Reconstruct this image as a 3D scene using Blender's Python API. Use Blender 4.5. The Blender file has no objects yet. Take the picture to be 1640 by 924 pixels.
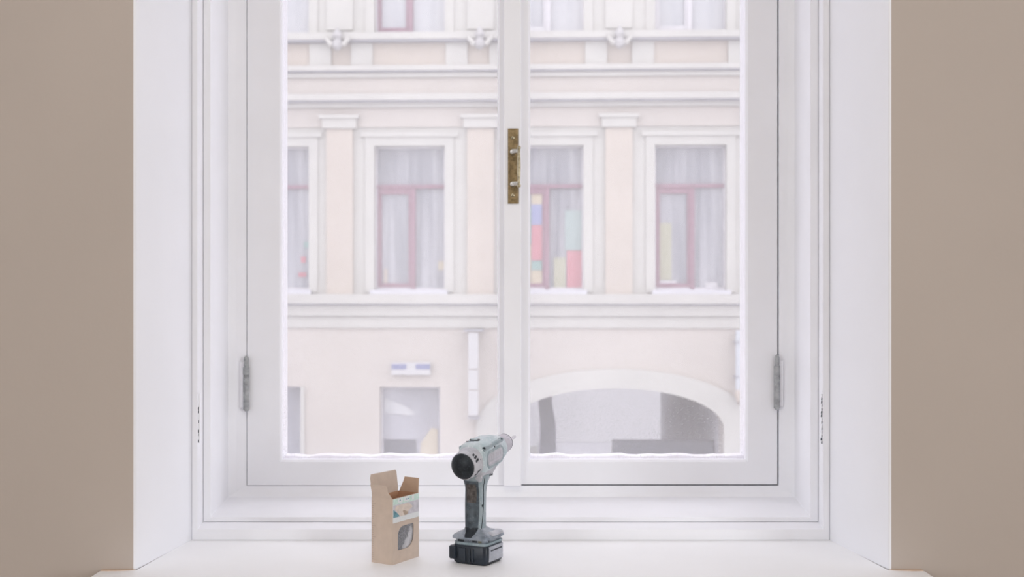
import bpy, bmesh, math, random
from mathutils import Vector, Matrix
random.seed(7)
scene = bpy.context.scene
COL = scene.collection

# ------------------------------------------------------------------ camera
CAM_Y, CAM_Z, FPX, CX, CY = -2.4, 1.30, 1920.0, 820.0, 462.0
cam_d = bpy.data.cameras.new('camera')
cam = bpy.data.objects.new('camera', cam_d)
COL.objects.link(cam)
cam.location = (0, CAM_Y, CAM_Z)
cam.rotation_euler = (math.radians(90), 0, 0)
cam_d.sensor_width = 36.0
cam_d.lens = 36.0 * FPX / 1640.0
cam_d.clip_end = 200
cam_d.dof.use_dof = True
cam_d.dof.focus_distance = 2.30
cam_d.dof.aperture_fstop = 7.0
scene.camera = cam

# ------------------------------------------------------------------ overcast sky, added room fill, exposure
SKY = 3.1
world = bpy.data.worlds.new('overcast_sky')
scene.world = world
world.use_nodes = True
bg = world.node_tree.nodes['Background']
bg.inputs['Color'].default_value = (0.95, 0.955, 1.0, 1)
bg.inputs['Strength'].default_value = SKY
# fill lights added at openings in the two side walls of the room (behind the camera's view)
BACK_Y = -6.2
FILL_OPENING = (-4.6, -2.6, 0.6, 2.4)          # y0, y1, z0, z1 of each opening added for a fill light
for sx_, en in ((-2.88, 42), (2.88, 69)):
    ld = bpy.data.lights.new('side_wall_fill', 'AREA')
    ld.shape = 'RECTANGLE'; ld.size = 2.0; ld.size_y = 1.8
    ld.energy = en; ld.color = (0.965, 0.985, 1.0)
    lo = bpy.data.objects.new('side_wall_fill', ld); COL.objects.link(lo)
    lo.location = (sx_, -3.6, 1.5)
    lo.rotation_euler = (math.radians(90), 0, math.radians(90 if sx_ > 0 else -90))
vs = scene.view_settings
vs.view_transform = 'Standard'; vs.look = 'None'; vs.exposure = -0.2; vs.gamma = 1.0
vs.use_curve_mapping = False
scene.cycles.use_denoising = True
scene.cycles.max_bounces = 10
scene.cycles.diffuse_bounces = 7
scene.cycles.transparent_max_bounces = 16
scene.cycles.caustics_reflective = False
scene.cycles.caustics_refractive = False

# ------------------------------------------------------------------ helpers
def P(px, py, Y):
    """a pixel read in the photograph, at a known depth Y, as a point of the room"""
    d = Y - CAM_Y
    return Vector(((px - CX) * d / FPX, Y, CAM_Z - (py - CY) * d / FPX))
def X(px, Y): return (px - CX) * (Y - CAM_Y) / FPX
def Z(py, Y): return CAM_Z - (py - CY) * (Y - CAM_Y) / FPX

def nodes_of(name):
    m = bpy.data.materials.new(name); m.use_nodes = True
    nt = m.node_tree
    return m, nt, nt.nodes['Principled BSDF']

def mat(name, col, rough=0.55, var=0.05, scale=12.0, bump=0.0, bscale=60.0, metal=0.0, spec=0.4,
        dust=0.0, dust_col=(0.75, 0.75, 0.77), dscale=320.0, stretch=(1, 1, 1), coat=0.0):
    m, nt, b = nodes_of(name)
    N, L = nt.nodes, nt.links
    tc = N.new('ShaderNodeTexCoord'); mp = N.new('ShaderNodeMapping')
    mp.inputs['Scale'].default_value = stretch
    L.new(tc.outputs['Object'], mp.inputs['Vector'])
    nz = N.new('ShaderNodeTexNoise'); nz.inputs['Scale'].default_value = scale; nz.inputs['Detail'].default_value = 5
    L.new(mp.outputs['Vector'], nz.inputs['Vector'])
    rp = N.new('ShaderNodeValToRGB')
    c = Vector(col)
    rp.color_ramp.elements[0].position = 0.3; rp.color_ramp.elements[1].position = 0.7
    rp.color_ramp.elements[0].color = (*[max(0, x * (1 - var)) for x in c], 1)
    rp.color_ramp.elements[1].color = (*[min(1, x * (1 + var)) for x in c], 1)
    L.new(nz.outputs['Fac'], rp.inputs['Fac'])
    out = rp.outputs['Color']
    if dust > 0:
        n2 = N.new('ShaderNodeTexNoise'); n2.inputs['Scale'].default_value = dscale; n2.inputs['Detail'].default_value = 2
        n3 = N.new('ShaderNodeTexNoise'); n3.inputs['Scale'].default_value = dscale * 0.12
        L.new(tc.outputs['Object'], n2.inputs['Vector']); L.new(tc.outputs['Object'], n3.inputs['Vector'])
        r2 = N.new('ShaderNodeMapRange'); r2.inputs['From Min'].default_value = 0.62; r2.inputs['From Max'].default_value = 0.72
        L.new(n2.outputs['Fac'], r2.inputs['Value'])
        r3 = N.new('ShaderNodeMapRange'); r3.inputs['From Min'].default_value = 0.35; r3.inputs['From Max'].default_value = 0.75
        r3.inputs['To Max'].default_value = dust
        L.new(n3.outputs['Fac'], r3.inputs['Value'])
        ad = N.new('ShaderNodeMath'); ad.operation = 'MULTIPLY_ADD'; ad.use_clamp = True
        ad.inputs[1].default_value = min(1.0, dust * 1.4)
        L.new(r2.outputs['Result'], ad.inputs[0]); L.new(r3.outputs['Result'], ad.inputs[2])
        mx = N.new('ShaderNodeMixRGB'); mx.inputs['Color2'].default_value = (*dust_col, 1)
        L.new(ad.outputs[0], mx.inputs['Fac']); L.new(out, mx.inputs['Color1'])
        out = mx.outputs['Color']
    L.new(out, b.inputs['Base Color'])
    b.inputs['Roughness'].default_value = rough
    b.inputs['Metallic'].default_value = metal
    b.inputs['Specular IOR Level'].default_value = spec
    if coat: b.inputs['Coat Weight'].default_value = coat
    if bump > 0:
        nb = N.new('ShaderNodeTexNoise'); nb.inputs['Scale'].default_value = bscale; nb.inputs['Detail'].default_value = 4
        L.new(mp.outputs['Vector'], nb.inputs['Vector'])
        bp = N.new('ShaderNodeBump'); bp.inputs['Strength'].default_value = bump; bp.inputs['Distance'].default_value = 0.002
        L.new(nb.outputs['Fac'], bp.inputs['Height']); L.new(bp.outputs['Normal'], b.inputs['Normal'])
    return m

def glass_mat(name, veil, speck, zlo=0.0, zhi=1.0, tint=(0.98, 0.97, 0.99)):
    """window glass under a film of building dust, thicker towards the bottom of the pane"""
    m, nt, b = nodes_of(name)
    N, L = nt.nodes, nt.links
    N.remove(b)
    tc = N.new('ShaderNodeTexCoord')
    nz = N.new('ShaderNodeTexNoise'); nz.inputs['Scale'].default_value = 4; nz.inputs['Detail'].default_value = 3
    L.new(tc.outputs['Object'], nz.inputs['Vector'])
    sp = N.new('ShaderNodeTexNoise'); sp.inputs['Scale'].default_value = 430; sp.inputs['Detail'].default_value = 1
    L.new(tc.outputs['Object'], sp.inputs['Vector'])
    r = N.new('ShaderNodeMapRange'); r.inputs['From Min'].default_value = 0.64; r.inputs['From Max'].default_value = 0.70
    r.inputs['To Max'].default_value = speck
    L.new(sp.outputs['Fac'], r.inputs['Value'])
    sx = N.new('ShaderNodeSeparateXYZ'); L.new(tc.outputs['Object'], sx.inputs[0])
    g = N.new('ShaderNodeMapRange'); g.inputs['From Min'].default_value = zhi; g.inputs['From Max'].default_value = zlo
    g.inputs['To Min'].default_value = 0.06; g.inputs['To Max'].default_value = 1.0
    L.new(sx.outputs['Z'], g.inputs['Value'])
    mu = N.new('ShaderNodeMath'); mu.operation = 'MULTIPLY'
    L.new(r.outputs['Result'], mu.inputs[0]); L.new(g.outputs['Result'], mu.inputs[1])
    v = N.new('ShaderNodeMapRange'); v.inputs['From Min'].default_value = 0.3; v.inputs['From Max'].default_value = 0.7
    v.inputs['To Min'].default_value = veil * 0.88; v.inputs['To Max'].default_value = veil * 1.12
    L.new(nz.outputs['Fac'], v.inputs['Value'])
    ad = N.new('ShaderNodeMath'); ad.operation = 'ADD'; ad.use_clamp = True
    L.new(mu.outputs[0], ad.inputs[0]); L.new(v.outputs['Result'], ad.inputs[1])
    tr = N.new('ShaderNodeBsdfTransparent'); tr.inputs[0].default_value = (*tint, 1)
    df = N.new('ShaderNodeBsdfDiffuse'); df.inputs[0].default_value = (0.90, 0.885, 0.90, 1)
    tl = N.new('ShaderNodeBsdfTranslucent'); tl.inputs[0].default_value = (0.92, 0.905, 0.92, 1)
    m1 = N.new('ShaderNodeMixShader'); m1.inputs[0].default_value = 0.5
    L.new(df.outputs[0], m1.inputs[1]); L.new(tl.outputs[0], m1.inputs[2])
    m2 = N.new('ShaderNodeMixShader'); L.new(ad.outputs[0], m2.inputs[0])
    L.new(tr.outputs[0], m2.inputs[1]); L.new(m1.outputs[0], m2.inputs[2])
    gl = N.new('ShaderNodeBsdfGlossy'); gl.inputs['Roughness'].default_value = 0.08
    m3 = N.new('ShaderNodeMixShader'); m3.inputs[0].default_value = 0.03
    L.new(m2.outputs[0], m3.inputs[1]); L.new(gl.outputs[0], m3.inputs[2])
    L.new(m3.outputs[0], N['Material Output'].inputs['Surface'])
    return m

def tag(o, label=None, cat=None, group=None, kind=None):
    if label: o['label'] = label
    if cat: o['category'] = cat
    if group: o['group'] = group
    if kind: o['kind'] = kind
    return o

def empty(name, loc=(0, 0, 0), rz=0.0, parent=None):
    o = bpy.data.objects.new(name, None); COL.objects.link(o)
    o.location = loc; o.rotation_euler = (0, 0, rz); o.empty_display_size = 0.05
    if parent: o.parent = parent
    return o

def link(name, bm, material, parent=None, smooth=False, bevel=0.0, bseg=2, auto=None):
    bmesh.ops.remove_doubles(bm, verts=bm.verts, dist=1e-6)
    bmesh.ops.recalc_face_normals(bm, faces=bm.faces)
    me = bpy.data.meshes.new(name); bm.to_mesh(me); bm.free()
    me.materials.append(material)
    if smooth or bevel:
        for p in me.polygons: p.use_smooth = True
    o = bpy.data.objects.new(name, me); COL.objects.link(o)
    if bevel:
        md = o.modifiers.new('bevel', 'BEVEL'); md.width = bevel; md.segments = bseg
        md.limit_method = 'ANGLE'; md.angle_limit = math.radians(35); md.harden_normals = True
    elif smooth:
        md = o.modifiers.new('edges', 'EDGE_SPLIT'); md.split_angle = math.radians(auto or 40)
    if parent: o.parent = parent
    return o

def share(name, src, parent, loc=(0, 0, 0), rot=(0, 0, 0), scale=(1, 1, 1)):
    o = src.copy(); o.name = name; COL.objects.link(o)
    for k in ('label', 'category', 'group', 'kind'):
        if k in o: del o[k]
    o.parent = parent; o.location = loc; o.rotation_euler = rot; o.scale = scale
    return o

def add_box(bm, x0, x1, y0, y1, z0, z1, M=None):
    vs_ = [bm.verts.new((x, y, z)) for x in (x0, x1) for y in (y0, y1) for z in (z0, z1)]
    for f in ((0, 1, 3, 2), (4, 6, 7, 5), (0, 4, 5, 1), (2, 3, 7, 6), (0, 2, 6, 4), (1, 5, 7, 3)):
        bm.faces.new([vs_[i] for i in f])
    if M: bmesh.ops.transform(bm, matrix=M, verts=vs_)
    return vs_

def box(name, x0, x1, y0, y1, z0, z1, material, parent=None, bevel=0.0, bseg=2):
    bm = bmesh.new(); add_box(bm, x0, x1, y0, y1, z0, z1)
    return link(name, bm, material, parent, bevel=bevel, bseg=bseg)

def loft(bm, rings, cap0=True, cap1=True):
    """rings: lists of equal length of 3-D points, joined in order"""
    vr = [[bm.verts.new(p) for p in r] for r in rings]
    n = len(vr[0])
    for a, b in zip(vr[:-1], vr[1:]):
        for i in range(n):
            bm.faces.new((a[i], a[(i + 1) % n], b[(i + 1) % n], b[i]))
    if cap0: bm.faces.new(vr[0][::-1])
    if cap1: bm.faces.new(vr[-1])
    return vr

def sup(hw, up, dn, n=28, e=2.6):
    """super-ellipse section: half width, height above and below the axis"""
    pts = []
    for i in range(n):
        t = 2 * math.pi * i / n
        c, s = math.cos(t), math.sin(t)
        x = hw * math.copysign(abs(c) ** (2 / e), c)
        z = (up if s >= 0 else dn) * math.copysign(abs(s) ** (2 / e), s)
        pts.append((x, z))
    return pts

def tube(bm, pts, r, n=10, cap=True):
    pts = [Vector(p) for p in pts]
    rs = r if isinstance(r, (list, tuple)) else [r] * len(pts)
    rings = []
    ref = Vector((0, 0, 1))
    for i, p in enumerate(pts):
        d = (pts[min(i + 1, len(pts) - 1)] - pts[max(i - 1, 0)]).normalized()
        a = d.cross(ref)
        if a.length < 1e-3: a = d.cross(Vector((1, 0, 0)))
        a.normalize(); b = d.cross(a).normalized()
        rings.append([p + rs[i] * (math.cos(2 * math.pi * k / n) * a + math.sin(2 * math.pi * k / n) * b) for k in range(n)])
    loft(bm, rings, cap, cap)

def lathe(bm, prof, axis_o, axis_d, n=24):
    """prof: (s along the axis, radius)"""
    o, d = Vector(axis_o), Vector(axis_d).normalized()
    a = d.cross(Vector((0, 0, 1)))
    if a.length < 1e-3: a = Vector((1, 0, 0))
    a.normalize(); b = d.cross(a)
    rings = [[o + d * s + max(r, 1e-5) * (math.cos(2 * math.pi * k / n) * a + math.sin(2 * math.pi * k / n) * b) for k in range(n)] for s, r in prof]
    loft(bm, rings)

def rect_sweep(bm, rects, closed=True):
    """rects: (xl, xr, zb, zt, Y) one after the other, neighbours joined by four mitred faces"""
    vr = []
    for xl, xr, zb, zt, Y in rects:
        vr.append([bm.verts.new(p) for p in ((xl, Y, zb), (xr, Y, zb), (xr, Y, zt), (xl, Y, zt))])
    seq = list(zip(vr, vr[1:] + vr[:1])) if closed else list(zip(vr[:-1], vr[1:]))
    for a, b in seq:
        for i in range(4):
            bm.faces.new((a[i], a[(i + 1) % 4], b[(i + 1) % 4], b[i]))

def prism(bm, poly, y0, y1, M=None):
    """polygon in (x, z) given depth from y0 to y1"""
    a = [bm.verts.new((x, y0, z)) for x, z in poly]
    b = [bm.verts.new((x, y1, z)) for x, z in poly]
    n = len(poly)
    bm.faces.new(a); bm.faces.new(b[::-1])
    for i in range(n):
        bm.faces.new((a[i], b[i], b[(i + 1) % n], a[(i + 1) % n]))
    if M: bmesh.ops.transform(bm, matrix=M, verts=a + b)

def rrect(x0, x1, z0, z1, r, n=5):
    """rounded rectangle; r = radii for bottom-left, bottom-right, top-right, top-left"""
    if not isinstance(r, (list, tuple)): r = [r] * 4
    pts = []
    for (cx, cz, rad, a0) in ((x0 + r[0], z0 + r[0], r[0], 180), (x1 - r[1], z0 + r[1], r[1], 270),
                              (x1 - r[2], z1 - r[2], r[2], 0), (x0 + r[3], z1 - r[3], r[3], 90)):
        for k in range(n + 1):
            a = math.radians(a0 + 90 * k / n)
            pts.append((cx + rad * math.cos(a), cz + rad * math.sin(a)))
    return pts

# ------------------------------------------------------------------ materials
M_WALL = mat('beige_wall_paint', (0.475, 0.418, 0.375), rough=0.85, var=0.02, scale=3, bump=0.12, bscale=90, spec=0.15)
M_REVEAL = mat('white_reveal_paint', (0.84, 0.85, 0.885), rough=0.7, var=0.015, scale=5, bump=0.05, bscale=60, spec=0.25)
M_SILL = mat('white_sill_paint', (0.87, 0.875, 0.885), rough=0.45, var=0.012, scale=8, bump=0.03, bscale=40, spec=0.3)
M_PAINT = mat('white_window_paint', (0.845, 0.85, 0.88), rough=0.5, var=0.015, scale=10, bump=0.05, bscale=70, spec=0.3)
M_LEAF = mat('white_casement_paint', (0.83, 0.835, 0.865), rough=0.5, var=0.015, scale=10, bump=0.05, bscale=70, spec=0.3)
M_GAP = mat('dark_gap_shade', (0.07, 0.10, 0.11), rough=0.9, var=0.3, scale=40)
M_CHIP = mat('bare_hinge_iron', (0.06, 0.075, 0.085), rough=0.8, var=0.4, scale=300)
M_WOODEDGE = mat('bare_wood_edge', (0.62, 0.45, 0.33), rough=0.8, var=0.15, scale=60, stretch=(1, 4, 1))
M_CEIL = mat('white_ceiling_paint', (0.85, 0.84, 0.83), rough=0.9, var=0.01)
M_FLOOR = mat('oak_floor', (0.46, 0.39, 0.32), rough=0.5, var=0.12, scale=6, stretch=(1, 8, 1))
M_BRASS = mat('worn_brass', (0.30, 0.225, 0.12), rough=0.45, var=0.35, scale=120, metal=0.75, bump=0.1, bscale=300)
M_NICKEL = mat('worn_nickel', (0.50, 0.485, 0.43), rough=0.30, var=0.3, scale=160, metal=0.95)
M_BARBRASS = mat('pale_worn_brass', (0.40, 0.35, 0.24), rough=0.28, var=0.4, scale=130, metal=0.95)
M_HINGE = mat('paint_spotted_grey_iron', (0.30, 0.315, 0.32), rough=0.6, var=0.25, scale=90, metal=0.2, dust=0.35, dscale=350)
M_SNOW = mat('snow', (0.90, 0.90, 0.93), rough=0.9, var=0.02, scale=30, bump=0.2, bscale=80)
M_OUTER = mat('outer_plaster', (0.62, 0.56, 0.50), rough=0.9, var=0.05)

# ------------------------------------------------------------------ the room shell
WALL_Y = -0.251                      # room face of the window wall
SILL_Z = 0.796
OUT_Y = 0.52
HEAD_Z = 2.62
RW, RH = 2.9, 3.3
def struct(o): o['kind'] = 'structure'; return o

XL, XR = X(218, WALL_Y), X(1423, WALL_Y)        # opening at the wall face
IL, IR = X(306, 0.0), X(1329, 0.0)              # opening at the inner frame

bm = bmesh.new()
# window wall: a splayed hole from the room face to the frame, then a narrower one to the street
rect_sweep(bm, [(-RW, RW, -0.0, RH, WALL_Y), (XL - .005, XR + .005, SILL_Z - .04, HEAD_Z + .022, WALL_Y),
                (IL - .022, IR + .022, SILL_Z - .04, HEAD_Z + .022, 0.09), (IL - .022, IR + .022, SILL_Z - .04, HEAD_Z + .022, 0.33),
                (-0.60, 0.60, SILL_Z + .03, HEAD_Z - .02, 0.33), (-0.66, 0.66, SILL_Z + .03, HEAD_Z, OUT_Y),
                (-RW, RW, -3.4, RH + 1.0, OUT_Y)])
wall_front = struct(link('wall_front', bm, M_WALL))

# plaster reveals: slabs with a rounded room-side corner
def reveal(side):
    bm = bmesh.new()
    s = -1 if side == 'l' else 1
    a = XL if side == 'l' else XR; b = IL if side == 'l' else IR
    R = 0.005
    prof = []
    for k in range(6):
        t = math.radians(90 * k / 5)
        prof.append((a + s * R - s * R * math.sin(t), WALL_Y + R - R * math.cos(t)))
    prof.append((b, 0.0)); prof.append((b, 0.02)); prof.append((b + s * .021, 0.02)); prof.append((a + s * .0055, WALL_Y + 0.004))
    z0, z1 = SILL_Z, HEAD_Z
    v0 = [bm.verts.new((x, y, z0)) for x, y in prof]; v1 = [bm.verts.new((x, y, z1)) for x, y in prof]
    n = len(prof)
    bm.faces.new(v0); bm.faces.new(v1[::-1])
    for i in range(n): bm.faces.new((v0[i], v0[(i + 1) % n], v1[(i + 1) % n], v1[i]))
    return link('reveal', bm, M_REVEAL, wall_front, smooth=True, auto=50)
reveal('l'); reveal('r')
box('reveal', XL, XR, WALL_Y, 0.02, HEAD_Z, HEAD_Z + .02, M_REVEAL, wall_front)

struct(box('floor', -RW, RW, BACK_Y - .3, WALL_Y, -0.1, 0, M_FLOOR))
struct(box('ceiling', -RW, RW, BACK_Y - .3, WALL_Y, RH, RH + .1, M_CEIL))
for nm, sx_ in (('wall_left', -RW), ('wall_right', RW)):      # side walls, each with an opening added for its fill light
    bm = bmesh.new()
    ys = [BACK_Y - .3, FILL_OPENING[0], FILL_OPENING[1], WALL_Y + .4]; zs = [0, FILL_OPENING[2], FILL_OPENING[3], RH]
    for i in range(3):
        for j in range(3):
            if i == 1 and j == 1: continue
            q = [(ys[i], zs[j]), (ys[i + 1], zs[j]), (ys[i + 1], zs[j + 1]), (ys[i], zs[j + 1])]
            bm.faces.new([bm.verts.new((sx_, y, z)) for y, z in q])
    bmesh.ops.remove_doubles(bm, verts=bm.verts, dist=1e-5)
    bmesh.ops.recalc_face_normals(bm, faces=bm.faces)
    ext = bmesh.ops.extrude_face_region(bm, geom=list(bm.faces))
    bmesh.ops.translate(bm, verts=[v for v in ext['geom'] if isinstance(v, bmesh.types.BMVert)], vec=(math.copysign(.25, sx_), 0, 0))
    struct(link(nm, bm, M_WALL))
struct(box('wall_back', -RW, RW, BACK_Y - .3, BACK_Y, 0, RH, M_WALL))

# unseen ceiling lamp added to brighten the sill: a shallow round opal drum
lamp = empty('ceiling_fill_lamp', (0, -1.6, RH))
tag(lamp, 'round opal ceiling lamp added unseen to brighten the window bay', 'lamp')
bm = bmesh.new(); lathe(bm, [(0, .12), (.03, .12), (.032, .36), (.05, .37)], (0, 0, 0), (0, 0, -1), 40)
link('canopy', bm, M_CEIL, lamp, smooth=True)
m_opal, nt_, b_ = nodes_of('fill_lamp_opal')
b_.inputs['Base Color'].default_value = (.9, .9, .88, 1)
b_.inputs['Emission Color'].default_value = (1, .97, .94, 1); b_.inputs['Emission Strength'].default_value = 3.0
bm = bmesh.new(); lathe(bm, [(.05, .355), (.08, .35), (.10, .30), (.11, .18), (.113, .01)], (0, 0, 0), (0, 0, -1), 40)
link('diffuser', bm, m_opal, lamp, smooth=True)
ld = bpy.data.lights.new('ceiling_fill_light', 'AREA'); ld.shape = 'DISK'; ld.size = 0.7; ld.energy = 10; ld.color = (1, .985, .97)
lo = bpy.data.objects.new('ceiling_fill_light', ld); COL.objects.link(lo); lo.location = (0, -1.6, RH - .125)

# ------------------------------------------------------------------ window sill board
bm = bmesh.new()
pts = [(XL, 0.012), (IL + .004, 0.012), (IR - .004, 0.012), (XR, 0.012)]
sill_poly = [(IL - .001, 0.02), (XL, WALL_Y + .002), (XL, WALL_Y - .0005), (-0.731, WALL_Y - .0005), (-0.736, WALL_Y - .010), (-0.738, -0.345), (-0.73, -0.352),
             (0.73, -0.352), (0.738, -0.345), (0.737, WALL_Y - .012), (0.728, WALL_Y - .0005), (XR, WALL_Y - .0005), (XR, WALL_Y + .002), (IR + .001, 0.02)]
v1 = [bm.verts.new((x, y, SILL_Z)) for x, y in sill_poly]; v0 = [bm.verts.new((x, y, SILL_Z - .038)) for x, y in sill_poly]
bm.faces.new(v1); bm.faces.new(v0[::-1])
for i in range(len(v1)): bm.faces.new((v1[i], v0[i], v0[(i + 1) % len(v1)], v1[(i + 1) % len(v1)]))
sill = struct(link('trim_1', bm, M_SILL, bevel=0.002))
sill['label'] = 'deep white painted window sill board with worn ends'
for s in (-1, 1):   # paint worn off the board's ends where they meet the wall
    bm = bmesh.new()
    a = abs(XL if s < 0 else XR)
    n = 9
    top = [(s * (a + .002 + (0.7345 - a - .002) * k / n), WALL_Y - .0007) for k in range(n + 1)]
    bot = [(s * (a + .002 + (0.7345 - a - .002) * k / n), WALL_Y - .0030 - .0075 * math.sin(1.9 * k / n) - .0014 * random.random()) for k in range(n, -1, -1)]
    poly = top + bot
    u1 = [bm.verts.new((x, y, SILL_Z + .0007)) for x, y in poly]; u0 = [bm.verts.new((x, y, SILL_Z - .0005)) for x, y in poly]
    bm.faces.new(u1); bm.faces.new(u0[::-1])
    for i in range(len(u1)): bm.faces.new((u1[i], u0[i], u0[(i + 1) % len(u1)], u1[(i + 1) % len(u1)]))
    o = link('worn_edge', bm, M_WOODEDGE, sill); o['label'] = 'bare tan wood where the white paint is worn off'

# ------------------------------------------------------------------ the window
win = struct(empty('window_1', (0, 0, 0)))
win['label'] = 'tall white double-leaf casement window in a deep box frame'
def R(pl, pr, pb, Y, zt): return (X(pl, Y), X(pr, Y), Z(pb, Y), zt, Y)
T0 = HEAD_Z - 0.005
Y2, Y3 = 0.062, 0.245
# inner frame: face, bead, rebate
bm = bmesh.new()
xl, xr, zb = X(308, 0), X(1328, 0), SILL_Z
r2 = R(325, 1311, 836, Y2, T0 - .04)
r2g = (r2[0], r2[1], r2[2], r2[3], Y2 + .0025)
rect_sweep(bm, [(IL, IR, SILL_Z, T0, 0.003), (xl - .0005, xr + .0005, SILL_Z, T0, 0.003), (xl, xr, zb + .0005, T0, 0.0), R(316, 1318, 848, 0.0, T0 - .025),
                r2, r2g, (IL, IR, SILL_Z, T0, Y2 + .0025)])
link('inner_frame', bm, M_PAINT, win, bevel=0.0018)
# box lining between the inner frame and the casements
r3o = R(325.5, 1310.5, 835.5, Y2, T0 - .041)
r3 = R(337, 1298, 828, Y2, T0 - .055)
r4 = R(366, 1272, 795, Y3, T0 - .06)
bm = bmesh.new()
rect_sweep(bm, [(IL, IR, SILL_Z + .001, T0, Y2 + .0027), (r3o[0], r3o[1], r3o[2], r3o[3], Y2 + .0027), r3o, r3, r4,
                (r4[0] - .0, r4[1], r4[2], r4[3], Y3 + .03), (IL, IR, SILL_Z + .001, T0, Y3 + .03)])
link('box_lining', bm, M_PAINT, win, bevel=0.002)
# fixed outer frame holding the casements
r4b = (r4[0] - .002, r4[1] + .002, r4[2] - .002, r4[3] + .002)
r5 = R(395.0, 1247.2, 777.7, Y3 + .004, T0 - .09)
YB = Y3 + 0.085
bm = bmesh.new()
mid = [a * .55 + b * .45 for a, b in zip(r4b, r5[:4])]
rect_sweep(bm, [(*r4b, Y3 - .006), (*mid, Y3 + .002), r5, (*r5[:4], YB), (*r4b, YB)])
link('outer_frame', bm, M_PAINT, win, bevel=0.0015)
# strips added behind the casement gaps, toned for the shade inside them
M_GAPL = mat('pale_gap_shade', (0.42, 0.43, 0.44), rough=0.9, var=0.2, scale=40)
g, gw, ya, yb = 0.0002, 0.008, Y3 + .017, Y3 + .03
box('gap_shade_strip', r5[0] + g, r5[0] + gw, ya, yb, r5[2] + gw, r5[3] - g, M_GAPL, win)['label'] = 'grey line of the gap beside the left leaf'
box('gap_shade_strip', r5[0] + g, -.001, ya, yb, r5[2] + g, r5[2] + gw, M_GAPL, win)['label'] = 'grey line of the gap under the left leaf'
box('gap_shade_strip', r5[1] - gw, r5[1] - g, ya, yb, r5[2] + gw, r5[3] - g, M_GAP, win)['label'] = 'dark line of the gap beside the right leaf'
box('gap_shade_strip', -.001, r5[1] - g, ya, yb, r5[2] + g, r5[2] + gw, M_GAP, win)['label'] = 'dark line of the gap under the right leaf'

# casements
YC = Y3 + 0.002      # front face of the leaves
M_GLASS = glass_mat('dusty_window_glass', 0.205, 0.24, zlo=0.92, zhi=1.14)
def casement(ol, orr, ob, il, ir, ib, label):
    c = empty('casement', (0, 0, 0), parent=win); c['label'] = label
    o_ = R(ol, orr, ob, YC, T0 - .092); i_ = R(il, ir, ib, YC, T0 - .165)
    ch = 0.0045
    i2 = (i_[0] + ch, i_[1] - ch, i_[2] + ch, i_[3] - ch, YC + .006)
    i3 = (i2[0], i2[1], i2[2], i2[3], YC + .072)
    # four members, mitre free: stiles run full height, rails between them
    def member(name, q):
        # q(rect) -> the two (x, z) ends of that member on the profile rectangle
        bm = bmesh.new()
        sec = [(o_, 0), (i_, 0), (i2, 0), (i3, 0), ((o_[0], o_[1], o_[2], o_[3], YC + .072), 0)]
        A = [bm.verts.new((q(r)[0][0], r[4], q(r)[0][1])) for r, _ in sec]
        B = [bm.verts.new((q(r)[1][0], r[4], q(r)[1][1])) for r, _ in sec]
        n = len(A)
        bm.faces.new(A[::-1]); bm.faces.new(B)
        for i in range(n): bm.faces.new((A[i], A[(i + 1) % n], B[(i + 1) % n], B[i]))
        return link(name, bm, M_LEAF, c)
    member('stile', lambda r: ((r[0], r[2]), (r[0], r[3])))
    member('stile', lambda r: ((r[1], r[2]), (r[1], r[3])))
    member('bottom_rail', lambda r: ((r[0], r[2]), (r[1], r[2])))
    member('top_rail', lambda r: ((r[0], r[3]), (r[1], r[3])))
    box('glass_pane', i2[0] - .003, i2[1] + .003, YC + .016, YC + .020, i2[2] - .003, i2[3] + .003, M_GLASS, c)
    # snow lying on the rail outside the glass
    bm = bmesh.new(); n = 46; top = []
    for k in range(n + 1):
        x = i3[0] + (i3[1] - i3[0]) * k / n
        top.append((x, i3[2] + .0042 + .0022 * math.sin(k * .7 + il) * math.sin(k * .23) + .0012 * random.random()))
    poly = [(i3[0], i3[2] - .001)] + top + [(i3[1], i3[2] - .001)]
    prism(bm, poly, YC + .030, YC + .070)
    link('snow_ridge', bm, M_SNOW, c)['label'] = 'thin ridge of snow outside the pane'
    return c
cl = casement(395.8, 819.6, 777.2, 447.5, 800, 740, 'left window leaf')
cr = casement(820.2, 1245, 775.5, 846, 1198, 740, 'right window leaf')
# cover strip over the meeting stiles
bm = bmesh.new()
add_box(bm, X(806.5, YC - .016), X(835, YC - .016), YC - .016, YC + .0005, Z(779, YC - .016), T0 - .1)
link('cover_strip', bm, M_LEAF, win, bevel=0.003, bseg=3)

# hinges of the outer leaves
def hinge(px, y0, y1, flip, label):
    h = empty('hinge', (0, 0, 0), parent=win); h['label'] = label
    Yh = Y3 - .007
    x = X(px, Yh); za, zb_ = Z(y1, Yh), Z(y0, Yh)
    n = 6; L_ = (zb_ - za) / n
    for k in range(n):
        bm = bmesh.new()
        rr = .0068 - (.0012 if k == n - 1 else 0) + random.uniform(-.0003, .0003)
        tube(bm, [(x, Yh, za + L_ * k + .0004), (x, Yh, za + L_ * (k + 1) - .0006)], rr, 14)
        link('knuckle', bm, M_HINGE, h, smooth=True)
    bm = bmesh.new()
    lathe(bm, [(-.004, .001), (-.003, .004), (0, .0055), (zb_ - za, .0055), (zb_ - za + .004, .004), (zb_ - za + .006, .001)], (x, Yh, za), (0, 0, 1), 14)
    link('pin', bm, M_HINGE, h, smooth=True)
    s = -1 if flip else 1
    bm = bmesh.new(); add_box(bm, min(x, x - s * .014), max(x, x - s * .014), Yh + .003, Yh + .0062, za + .004, zb_ - .008)
    link('leaf_plate', bm, M_PAINT, h, bevel=.0006)
hinge(394.5, 574, 656, False, 'grey iron hinge of the left leaf')
hinge(1244.5, 572, 654, True, 'grey iron hinge of the right leaf')

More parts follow.
